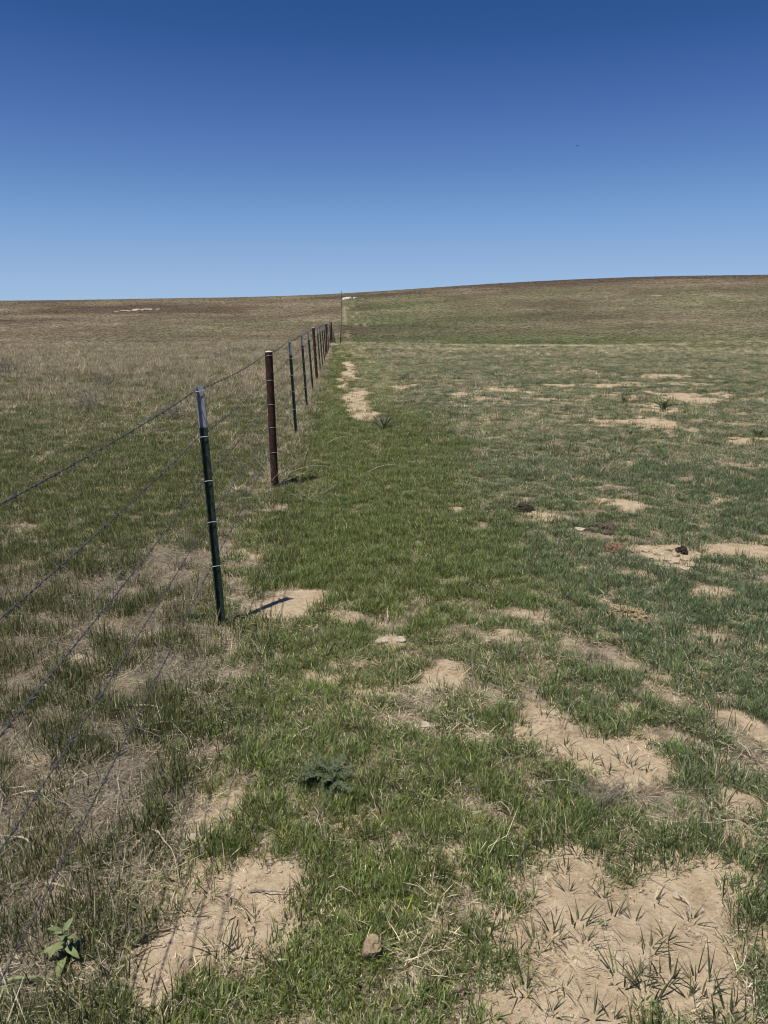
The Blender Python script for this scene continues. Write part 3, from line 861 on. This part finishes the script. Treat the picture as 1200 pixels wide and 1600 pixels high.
tufts([(1045, 1365, 2, .8), (905, 1445, 0, 1.0), (840, 1480, 0, 1.0), (865, 1465, 0, 1.1), (915, 1475, 1, .9), (890, 1395, 3, 1.0), (1015, 1485, 0, .9), (1040, 1470, 1, 1.0), (970, 1535, 0, 1.15),
       (1000, 1535, 2, .9), (1015, 1555, 0, 1.2), (1040, 1530, 0, 1.1), (1100, 1540, 2, 1.1), (1080, 1560, 3, 1.1), (885, 1545, 5, 1.0), (815, 1550, 0, 1.0), (860, 1585, 1, .9), (925, 1590, 5, 1.1),
       (1130, 1590, 0, 1.2), (960, 1430, 1, 1.0), (945, 1405, 3, .9), (1025, 1410, 3, 1.0), (990, 1440, 5, 1.0), (880, 1360, 0, .8), (935, 1345, 2, .8), (905, 1335, 0, .9), (985, 1370, 1, .8), (830, 1405, 1, .9),
       (765, 1460, 3, 1.0), (800, 1520, 3, .9), (960, 1595, 3, 1.0), (1080, 1440, 1, 1.0), (1055, 1590, 5, 1.0), (1000, 1345, 3, .9)],
      'of the large bare patch', 'lone tufts on the large bare patch')
tufts([(395, 1440, 1, .9), (440, 1410, 1, .8), (360, 1420, 5, 1.0), (330, 1400, 0, .8), (375, 1490, 0, 1.0), (345, 1490, 0, 1.1), (300, 1430, 1, 1.0), (425, 1500, 1, .8), (450, 1440, 3, .8), (240, 1580, 5, 1.1), (230, 1540, 5, .9)],
      'of the lower left bare patches', 'lone tufts on the lower left bare patches')
tufts([(830, 1150, 1, .9), (855, 1170, 0, .8), (885, 1165, 1, .9), (900, 1185, 0, .8), (925, 1190, 1, .9), (945, 1165, 3, .9), (975, 1190, 0, .9), (990, 1200, 1, .9), (850, 1120, 0, .8), (915, 1150, 0, .9), (880, 1125, 1, .9), (1010, 1205, 3, 1.0), (950, 1205, 1, .9)],
      'of the bare strip right of centre', 'thin tufts on the middle bare strip')
LIME_M = [lone_mesh(40, .05, .03, .085, 850 + i, TUFT_SEEDL, .0042, (.1, .9), .03) for i in range(3)]
for i, (u, v, s, lab) in enumerate([(472, 1085, .9, 'yellow green tuft left of centre, just behind another bright tuft'), (455, 1102, 1.0, 'yellow green bright grass tuft in front of another near the picture centre left'),
                                    (40, 1105, 1.2, 'bright lime green leafy tuft beside the barbed wire at left edge'), (72, 1280, .9, 'small bright green tuft under the fence wire at lower left'),
                                    (65, 930, 1.0, 'bright green tuft in dead straw behind the lower fence wires'), (235, 945, 1.0, 'bright green tuft just left of the nearest post foot'), (470, 1265, .7, 'small lime green tuft in front of the dark silvery plant')]):
    o = link('grass_tuft', LIME_M[i % 3], None, at(u, v), (0, 0, i * 1.3), s); tag(o, lab, 'grass tuft', 'bright green tufts')

# ------------------------------------------------------------------ leafy plants
LEAF = simple_mat('milkweed_leaf', (.13, .165, .06), (.225, .25, .12), 40, .8, .3, .001, spec=.12)
STEM = simple_mat('pale_green_stem', (.17, .19, .09), (.30, .31, .17), 50, .7, .2, .001)
def leaf_mesh(L, W, fold=.25, droop=.5, mat=LEAF, n=7):
    b = MB(); vs_, fs = [], []; p = Vector((0, 0, 0)); an = .15
    for i in range(n + 1):
        t = i / n; w = W * (math.sin(math.pi * min(t * .93 + .07, 1)) ** .8) * (1 + .05 * math.sin(i * 2.7)) / 2
        vs_ += [p + Vector((0, -w, w * fold)), p.copy(), p + Vector((0, w, w * fold))]
        p = p + Vector((math.cos(an), 0, math.sin(an))) * (L / n); an -= droop / n * 2
    for i in range(n):
        for k in (0, 1): fs.append((3 * i + k, 3 * i + k + 1, 3 * i + 4 + k, 3 * i + 3 + k))
    b.add(vs_, fs); return b.mesh('leaf', mat, True)
pl = empty('milkweed_plant', at(100, 1505), 0, 'pale green broad leaved weed growing from straw at lower left under the fence', 'plant')
sb = MB(); sb.tube([(0, 0, -.01), (.006, .002, .03), (.004, .004, .07), (.010, .004, .105)], [.004, .0035, .003, .0015], 6)
link('stem', sb.mesh('stem', STEM, True), pl)
lm_ = [leaf_mesh(.070, .020), leaf_mesh(.055, .018, .3, .9), leaf_mesh(.04, .014, .3, .2)]
for i in range(13):
    a = i * 2.39; z = .015 + i * .0072; k = 0 if i < 6 else (1 if i < 10 else 2)
    link('leaf', lm_[k], pl, (.006, .003, z), (random.uniform(-.25, .25), .10 - .05 * i, a), random.uniform(.85, 1.15))
# long pale stem reaching in at the lower left corner
cs = at(40, 1545)
o = empty('fallen_weed_stem', cs, 0, 'thick pale green weed stem arching over straw at the bottom left corner', 'plant stem')
b = MB(); b.tube([(-.10, -.02, -.005), (-.06, -.01, .028), (-.02, 0, .034), (.03, .006, .03), (.07, .016, .012), (.085, .022, -.004)], [.006, .0055, .005, .0045, .0035, .002], 7)
link('stem', b.mesh('stem', STEM, True), o)
for (dx, a) in ((-.07, 2.2), (-.09, 4.0), (-.05, 5.2)): link('leaf', lm_[2], o, (dx, -.008, .022), (0, .3, a), .9)

SILVER = simple_mat('silvery_leaf', (.07, .095, .045), (.16, .185, .11), 50, .85, .2, .001, spec=.1)
def frond_mesh(L, seed, mat, nl=11):
    rs = random.Random(seed); b = MB(); pts = []; p = Vector((0, 0, 0)); an = 1.0
    for i in range(8):
        pts.append(p.copy()); p = p + Vector((math.cos(an), 0, math.sin(an))) * (L / 7); an -= .19
    b.tube(pts, [.0018] * 7 + [.0006], 4)
    for i in range(nl):
        t = .15 + .85 * i / nl; q = pts[int(t * 7)].lerp(pts[min(int(t * 7) + 1, 7)], t * 7 % 1)
        for s in (-1, 1):
            ll = L * .30 * (1 - .55 * t) * rs.uniform(.8, 1.2)
            b.blade(q, s * rs.uniform(.8, 1.2), ll, rs.uniform(.8, 1.4), .5, .0050, 3, None, 0)
            b.blade(q, s * rs.uniform(1.2, 2.0), ll * .7, rs.uniform(.5, 1.0), .3, .0045, 3, None, .6)
    return b.mesh('frond', mat)
sg = empty('silvery_rosette_plant', at(515, 1222), 0, 'dark silvery green feathery rosette plant low in the grass near the centre', 'plant')
fm = [frond_mesh(.12, 30, SILVER), frond_mesh(.10, 31, SILVER), frond_mesh(.085, 32, SILVER)]
for i in range(34):
    link('frond', fm[i % 3], sg, (random.uniform(-.03, .03), random.uniform(-.03, .03), 0), (random.uniform(-.2, .2), random.uniform(-.25, .55), i * 2.4), random.uniform(.75, 1.1))
sp = empty('tiny_dark_seedling', at(942, 1444), 0, 'tiny dark green rosette seedling in the middle of the large bare patch', 'plant')
for i in range(8): link('leaf', lm_[2], sp, (0, 0, .004), (0, -.2, i * .79 + .2), .42)

YUC = simple_mat('yucca_leaf', (.13, .155, .09), (.24, .255, .16), 30, .6, .2, .001)
def spike_mesh(L, W, mat):
    b = MB(); vs_ = []; n = 4
    for i in range(n):
        t = i / n; w = W * (1 - t * .75) / 2
        vs_ += [(L * t, -w, .006 * t), (L * t, 0, -w * .5), (L * t, w, .006 * t)]
    vs_.append((L, 0, .004)); fs = []
    for i in range(n - 1):
        for k in (0, 1): fs.append((3 * i + k, 3 * i + k + 1, 3 * i + 4 + k, 3 * i + 3 + k))
    fs += [(9, 10, 12), (10, 11, 12)]
    b.add(vs_, fs); return b.mesh('leaf', mat)
ym = spike_mesh(.29, .013, YUC)
yu = empty('yucca_plant', at(600, 671), 0, 'spiky grey green yucca at the near end of the trodden path', 'plant')
for i in range(58):
    link('leaf', ym, yu, (0, 0, .02), (0, -random.uniform(.25, 1.4), i * 2.399), random.uniform(.65, 1.1))

BUSH = simple_mat('dark_weed_leaf', (.07, .10, .04), (.14, .175, .075), 40, .7, .2, .001)
bm_ = [frond_mesh(.16, 40, BUSH), frond_mesh(.13, 41, BUSH)]
for (u, v, s, lab) in [(1036, 640, 1.5, 'dark green bushy weed on the worn ground far right'), (885, 643, .9, 'low dark weed on the worn ground nearer the fence than the bushy one'), (975, 628, .9, 'small dark weed at the back of the worn ground at right'),
                       (1185, 682, .9, 'small dark weed at the far right edge of the pasture'), (455, 753, .75, 'dark weed standing in for the post shadow at the foot of the nearest rusty pipe post'), (303, 972, .55, 'dark weed with dead stems at the foot of the nearest green post'),  # weed by the pipe post is added for the post's shadow in the grass
                       (190, 905, .5, 'dark green curled weed behind the lower wires at left'), (985, 680, .6, 'low dark weed along the front edge of the worn ground')]:
    o = empty('dark_weed', at(u, v), random.uniform(0, 6), lab, 'weed', 'dark green weeds')
    for i in range(20):
        link('frond', bm_[i % 2], o, (random.uniform(-.03, .03), random.uniform(-.03, .03), 0), (random.uniform(-.2, .2), random.uniform(-.75, .25), i * 2.4), random.uniform(.7, 1.1))
    o.scale = (s,) * 3

# ------------------------------------------------------------------ dead weeds, stalks and sticks
STRAWM = simple_mat('pale_dry_stalk', (.36, .30, .20), (.60, .52, .38), 60, .85, .2, .001)
GREYT = simple_mat('grey_dead_twig', (.15, .125, .095), (.34, .30, .25), 60, .9, .3, .001)
DARKW = simple_mat('dark_dead_wood', (.035, .026, .02), (.12, .092, .07), 70, .9, .5, .0015)
def twig_mesh(L, seed, mat, r=.0022, br=3, bend=.5):
    rs = random.Random(seed); b = MB()
    def path(p, d, l, rr, lev):
        pts = [p.copy()]
        for i in range(5):
            d = (d + Vector((rs.uniform(-1, 1), rs.uniform(-1, 1), rs.uniform(-.7, .7))) * bend * .35).normalized(); p = p + d * (l / 5); pts.append(p.copy())
        b.tube(pts, [rr, rr * .9, rr * .8, rr * .65, rr * .5, rr * .3], 4)
        if lev < 1:
            for k in range(br):
                q = pts[rs.randint(1, 4)]; path(q.copy(), (d + Vector((rs.uniform(-1, 1), rs.uniform(-1, 1), rs.uniform(-.5, .8)))).normalized(), l * rs.uniform(.3, .6), rr * .6, lev + 1)
    path(Vector((0, 0, 0)), Vector((.75, 0, .6)).normalized(), L, r, 0)
    return b.mesh('twig', mat)
tw_s = [twig_mesh(.34, 60 + i, STRAWM, .0026, 3, .5) for i in range(4)]
tw_g = [twig_mesh(.10, 70 + i, GREYT, .0016, 4, .8) for i in range(4)]
def dead_weed(u, v, lab, ms, n, s, up=(-.7, .4), name='dead_weed'):
    o = empty(name, at(u, v), random.uniform(0, 6), lab, 'dead weed', 'dead weeds')
    for i in range(n):
        link('twig', ms[i % len(ms)], o, (random.uniform(-.05, .05), random.uniform(-.05, .05), random.uniform(0, .01)), (random.uniform(-.4, .4), random.uniform(*up), i * 2.4 + random.uniform(-.4, .4)), random.uniform(.6, 1.1))
    o.scale = (s,) * 3
dead_weed(945, 1250, 'grey tangled dead weed in green grass below the middle bare strip', tw_g, 40, 1.0, (-.4, .5))
dead_weed(432, 757, 'pale dry stalks leaning on the foot of the nearest rusty pipe post', tw_s, 16, 1.1, (-.6, .4))
dead_weed(472, 725, 'pale dry stalks spraying upward just right of the nearest pipe post', tw_s, 9, .9, (-.2, .5))
dead_weed(485, 785, 'pale bent dry stalks lying in front of the nearest pipe post', tw_s, 9, .9, (-.1, .5))
dead_weed(462, 672, 'dry stalks round the foot of the second green post', tw_s, 12, 1.1, (-.4, .4))
dead_weed(478, 632, 'dry tangle at the foot of the third green post', tw_s, 16, 1.3, (-.5, .4))
dead_weed(489, 610, 'dry tangle at the foot of the fourth green post', tw_s, 16, 1.4, (-.5, .4))
dead_weed(500, 590, 'dry tangle at the foot of the second rusty pipe post', tw_s, 16, 1.6, (-.5, .4))
dead_weed(342, 985, 'pale dead stems at the foot of the nearest green post', tw_s, 9, .55, (-.6, .5))
dead_weed(268, 655, 'greyish dead weed clump in the dry pasture left of the fence', tw_g, 30, 3.2, (-.6, .4))
dead_weed(135, 640, 'brown dead weed clump in the dry pasture toward the left', tw_g, 30, 3.6, (-.6, .4))
dead_weed(10, 588, 'dark dead brush at the far left edge of the dry pasture', tw_g, 30, 4.6, (-.7, .3))
dead_weed(160, 602, 'brown dead brush on the dry rise at left', tw_g, 26, 3.6, (-.7, .3))
dead_weed(345, 560, 'dead brush on the crest left of the far posts', tw_g, 26, 4.0, (-.7, .3))

def stick(u0, v0, u1, v1, r, mat, lab, lift=.006, bow=.0, name='stick', cat='stick', taper=.45, kink=.004, group=None, seed=0):
    rs = random.Random(seed + int(u0)); a, b_ = at(u0, v0), at(u1, v1); n = 8; pts = []
    side = (b_ - a).cross(Vector((0, 0, 1))).normalized()
    for i in range(n + 1):
        t = i / n; p = a.lerp(b_, t) + side * (bow * math.sin(math.pi * t)) - a
        p.z = gz(a.x + p.x, a.y + p.y) - a.z + lift * (.4 + 1.2 * math.sin(math.pi * t)) + r
        p += Vector((rs.uniform(-1, 1), rs.uniform(-1, 1), rs.uniform(-.3, .6))) * kink
        pts.append(p)
    m = MB(); m.tube(pts, [r * (1 - (1 - taper) * i / n) for i in range(n + 1)], 6)
    o = link(name, m.mesh(name, mat, True), None, a); tag(o, lab, cat, group)
stick(208, 1482, 265, 1460, .0048, DARKW, 'short dark stick lying on the lower left bare soil', .012, .0)
stick(205, 1500, 255, 1478, .002, DARKW, 'thin dark twig beside the short dark stick at lower left', .006, .004)
stick(842, 1318, 808, 1362, .0042, DARKW, 'dark curved twig at the upper left edge of the large bare patch', .012, .02)
stick(695, 1568, 738, 1553, .005, DARKW, 'dark stick in the grass at the bottom centre', .012)
stick(200, 1107, 272, 1117, .0042, STRAWM, 'upper pale bleached stick lying in straw left of centre', .016)
stick(195, 1143, 318, 1133, .0048, GREYT, 'long greyish stick lying below the pale one left of centre', .018, .01)
stick(112, 1120, 137, 1112, .004, STRAWM, 'short pale stick beside the low fence wire', .01)
stick(284, 1106, 330, 1088, .003, DARKW, 'dark thin twig right of the pale sticks', .01)
stick(0, 1325, 55, 1336, .0048, STRAWM, 'pale curved dead stem at the left edge', .02, -.02)
stick(70, 1385, 140, 1402, .0035, STRAWM, 'pale forked dead stem above the broad leaved weed', .014, .006)
stick(232, 1300, 283, 1385, .0026, STRAWM, 'long thin arching pale stem beside the lower left bare patch', .035, -.012)
stick(262, 1250, 296, 1300, .0022, STRAWM, 'thin pale stem in the dead straw left of centre', .012, .006)
stick(148, 1470, 178, 1500, .0022, STRAWM, 'thin pale straw stem right of the broad leaved weed', .01)
stick(390, 1395, 455, 1398, .0028, GREYT, 'greyish twig lying across the lower left bare patch', .008, .004)
stick(350, 1400, 400, 1440, .0014, DARKW, 'fine dark twig on the lower left bare patch', .01)
stick(370, 1440, 350, 1510, .0018, DARKW, 'dark upright bent twig at front of the lower left bare patch', .03, .01)
stick(850, 1225, 920, 1240, .002, STRAWM, 'pale stalk lying beside the grey tangled weed', .02)
stick(1110, 1295, 1195, 1322, .0022, STRAWM, 'long pale stalk in grass at the right edge', .03)
stick(1058, 1398, 1082, 1420, .003, STRAWM, 'pale twig at the right edge of the large bare patch', .01, .008)
stick(490, 1268, 503, 1315, .0018, STRAWM, 'thin pale stalk standing below the silvery rosette plant', .03)
stick(592, 1238, 598, 1262, .0018, STRAWM, 'short pale stalk right of the silvery rosette plant', .02)
stick(605, 975, 607, 952, .003, STRAWM, 'pale upright stalk in the middle of the pasture', .03)
stick(575, 741, 640, 738, .0035, STRAWM, 'pale stalk lying across the green strip by the yucca side', .06, .05)
stick(510, 697, 552, 690, .004, STRAWM, 'pale stalk lying in the green strip right of the second post', .06, .03)
stick(452, 742, 522, 735, .0035, STRAWM, 'long bent pale stalk beside the nearest pipe post', .05, .04)
stick(880, 1140, 895, 1100, .0016, STRAWM, 'thin stalk at the back of the middle bare strip', .02)
stick(770, 1265, 800, 1285, .002, STRAWM, 'pale stalk in grass above the large bare patch', .03)
stick(520, 1395, 560, 1410, .0018, STRAWM, 'thin pale stalk in the grass between the bare patches', .02)

# ------------------------------------------------------------------ clods, stones, dung
CLOD = simple_mat('dirt_clod', (.23, .165, .10), (.42, .32, .205), 70, .95, .8, .006)
DUNG = simple_mat('dry_dung', (.045, .034, .024), (.16, .125, .09), 50, .95, .7, .004)
DUNGD = simple_mat('dark_dung', (.014, .010, .007), (.060, .043, .030), 50, .9, .7, .004)
DUNGR = simple_mat('reddish_dung', (.13, .078, .048), (.27, .17, .105), 40, .95, .7, .005)
def single(name, mat, u, v, r, lab, cat, seed, rough=.3, flat=False, tilt=(0, 0), sink=.3, n=16, m=10, group=None):
    b = MB(); b.blob((0, 0, 0), r, rough, seed, n, m, flat)
    p = at(u, v); o = link(name, b.mesh(name, mat, False), None, p + Vector((0, 0, r[2] * (1 - 2 * sink))), (tilt[0], tilt[1], 0))
    return tag(o, lab, cat, group)
single('dirt_clod', CLOD, 580, 1492, (.026, .025, .032), 'upright tan dirt clod in the grass between the two front bare patches', 'dirt clod', 5, .34, True, (.25, .3), .14, 20, 12)
single('white_stone', PALE, 306, 1312, (.022, .020, .014), 'pale yellowish stone in straw above the lower left bare patch', 'stone', 8, .25, sink=.2)
single('white_stone', PALE, 960, 1179, (.012, .010, .008), 'small white stone on the middle bare strip', 'stone', 9, .25, sink=.2)
single('white_stone', PALE, 1058, 1402, (.014, .012, .010), 'small white stone at the right edge of the large bare patch', 'stone', 10, .25, sink=.2)
single('pale_flat_stone', PALE, 906, 829, (.045, .04, .02), 'flat pale stone left of the broken dung heap', 'stone', 11, .25, True)
def heap(name, piece, mat, u, v, n, rx, ry, r, lab, cat, base=None):
    """a low heap of loose pieces, each piece its own part"""
    o = empty(name, at(u, v), 0, lab, cat); ms = []
    for i in range(6):
        b = MB(); b.blob((0, 0, 0), (r, r * .72, r * .5), .5, 60 + i, 7, 5); ms.append(b.mesh(piece, mat))
    for i in range(n):
        a = random.uniform(0, 6.28); q = math.sqrt(random.random())
        x_, y_ = rx * q * math.cos(a), ry * q * math.sin(a)
        link(piece, ms[i % 6], o, (x_, y_, gz(o.location.x + x_, o.location.y + y_) - o.location.z + r * .3 + r * (1 - q)), [random.uniform(-.8, .8), random.uniform(-.8, .8), random.uniform(0, 6)], random.uniform(.5, 1.4))
heap('dung_heap', 'dung_chip', DUNG, 945, 828, 50, .15, .17, .020, 'broken heap of brown dung chips in the green grass', 'dung')
heap('dung_pat', 'dung_chunk', DUNGD, 818, 798, 34, .080, .055, .034, 'black crumbled dung pat lying on dry grass', 'dung')
heap('dung_pat', 'dung_chunk', DUNGD, 1065, 863, 14, .035, .035, .026, 'black lump of dung on the pale stony ground', 'dung')
heap('dung_pat', 'dung_chunk', DUNGR, 957, 858, 60, .075, .10, .018, 'reddish brown dried dung pat in the grass', 'dung')
YEL = simple_mat('yellow_earth', (.26, .19, .105), (.44, .34, .20), 60, .95, .8, .008)
heap('crumbly_earth_heap', 'earth_crumb', YEL, 980, 960, 90, .13, .13, .014, 'low crumbly yellowish earth heap in the grass at right', 'earth heap')
PSTONES = [(1008, 862), (1015, 872), (1030, 866), (1042, 876), (1052, 880), (1040, 888), (1056, 868), (1070, 890), (1068, 876), (1025, 882), (1046, 860), (1080, 885)]
CW = cell_words(PSTONES)
for i, (u, v) in enumerate(PSTONES):
    single('pale_clod', PALE, u, v, (random.uniform(.022, .04), random.uniform(.02, .04), .014), 'pale crusty clod, %s%s of the ground by the black lump' % ((CW[i][1] + ', ') if CW[i][1] else '', CW[i][0]), 'dirt clod', 100 + i, .35, True, (random.uniform(-.2, .2), random.uniform(-.2, .2)), .3, 10, 6, 'pale clods on the stony ground')
for i, (u, v, lab) in enumerate([(598, 1001, 'left one of two pale crusty clods right of the first post mound'), (625, 1000, 'right one of two pale crusty clods right of the first post mound'), (122, 1028, 'pale crusty clod showing in dead straw behind the low wire'), (660, 1135, 'pale clod in grass at the picture centre')]):
    single('pale_clod', PALE, u, v, (.035, .03, .010), lab, 'dirt clod', 140 + i, .4, True, (0, 0), .35, 12, 7)

# pale rock outcrops on the far slopes
ROCK = simple_mat('chalk_outcrop', (.32, .255, .175), (.58, .49, .37), .6, .9, .5, .1)
CHALK = simple_mat('white_chalk', (.55, .52, .46), (.86, .84, .78), .6, .9, .5, .1)
def outcrop(u, v, dist, parts_, lab, mat=None):
    d = ray(u, v); k = dist / d[1]; x0, y0 = d[0] * k, dist
    o = empty('rock_outcrop', (x0, y0, gz(x0, y0)), 0, lab, 'rock outcrop', 'pale rock outcrops')
    for i, (dx, dy, rx, ry, rz) in enumerate(parts_):
        b = MB(); b.blob((0, 0, 0), (rx, ry, rz), .35, int(u) + i, 14, 8, True)
        link('rock', b.mesh('rock', mat or ROCK), o, (dx, dy, gz(x0 + dx, y0 + dy) - gz(x0, y0) + rz * .15))
def dist_on(u, v):
    d = ray(u, v); rs = np.linspace(95, 480, 1500); z = terrain(d[0] / d[1] * rs, rs); h = EYE + d[2] / d[1] * rs
    k = np.argmax(z >= h); return float(rs[k])
outcrop(541, 467.5, dist_on(541, 467.5), [(-.4, 0, 1.2, 2.2, .85), (1.0, 1, 1.5, 2.2, 1.0), (3.4, 2, .7, 1.2, .7)], 'bright white outcrop at the hilltop beside the fence', CHALK)
outcrop(220, 485, dist_on(220, 485), [(-3.2, -5, 1.6, 2.0, .35), (-.8, -1, 1.5, 2, .7), (1.4, 2, 1.7, 2, .6), (4.0, 5, .8, 1.2, .35), (-4.9, -8, .6, 1, .25)], 'tan rock outcrop on the brown slope left of the fence')
outcrop(1022, 463.5, dist_on(1022, 463.5), [(0, 0, 1.6, 2, .35), (1.6, .4, .8, 1.0, .3)], 'small pale outcrop on the slope at right')

# a small bird shape added for an unidentified dark speck in the sky
BIRD = simple_mat('dark_speck', (.01, .01, .012), (.03, .03, .035), 5, .8, 0)
d = ray(902.3, 228); bp = Vector(d / np.linalg.norm(d) * 170) + Vector((0, 0, EYE))
bird = empty('bird_like_speck', bp, .8, 'tiny dark bird-like speck in the blue sky at upper right', 'bird')
b = MB(); b.tube([(0, -.22, 0), (0, -.12, .01), (0, .02, .01), (0, .14, .0), (0, .2, .01), (0, .24, .0)], [.03, .045, .07, .05, .035, .008], 8); link('body', b.mesh('body', BIRD, True), bird)
for s in (-1, 1):
    b = MB(); b.add([(s * .03, -.07, .02), (s * .03, .09, .03), (s * .22, .10, .10), (s * .22, -.05, .09), (s * .46, -.02, .08), (s * .30, -.07, .085),
                     (s * .03, -.07, .012), (s * .03, .09, .018), (s * .22, .10, .092), (s * .22, -.05, .084), (s * .46, -.02, .076), (s * .30, -.07, .08)],
                    [(0, 1, 2, 3), (3, 2, 4, 5), (9, 8, 7, 6), (11, 10, 8, 9), (1, 7, 8, 2), (2, 8, 10, 4), (0, 3, 9, 6), (3, 5, 11, 9), (5, 4, 10, 11), (0, 6, 7, 1)])
    link('wing', b.mesh('wing', BIRD), bird)
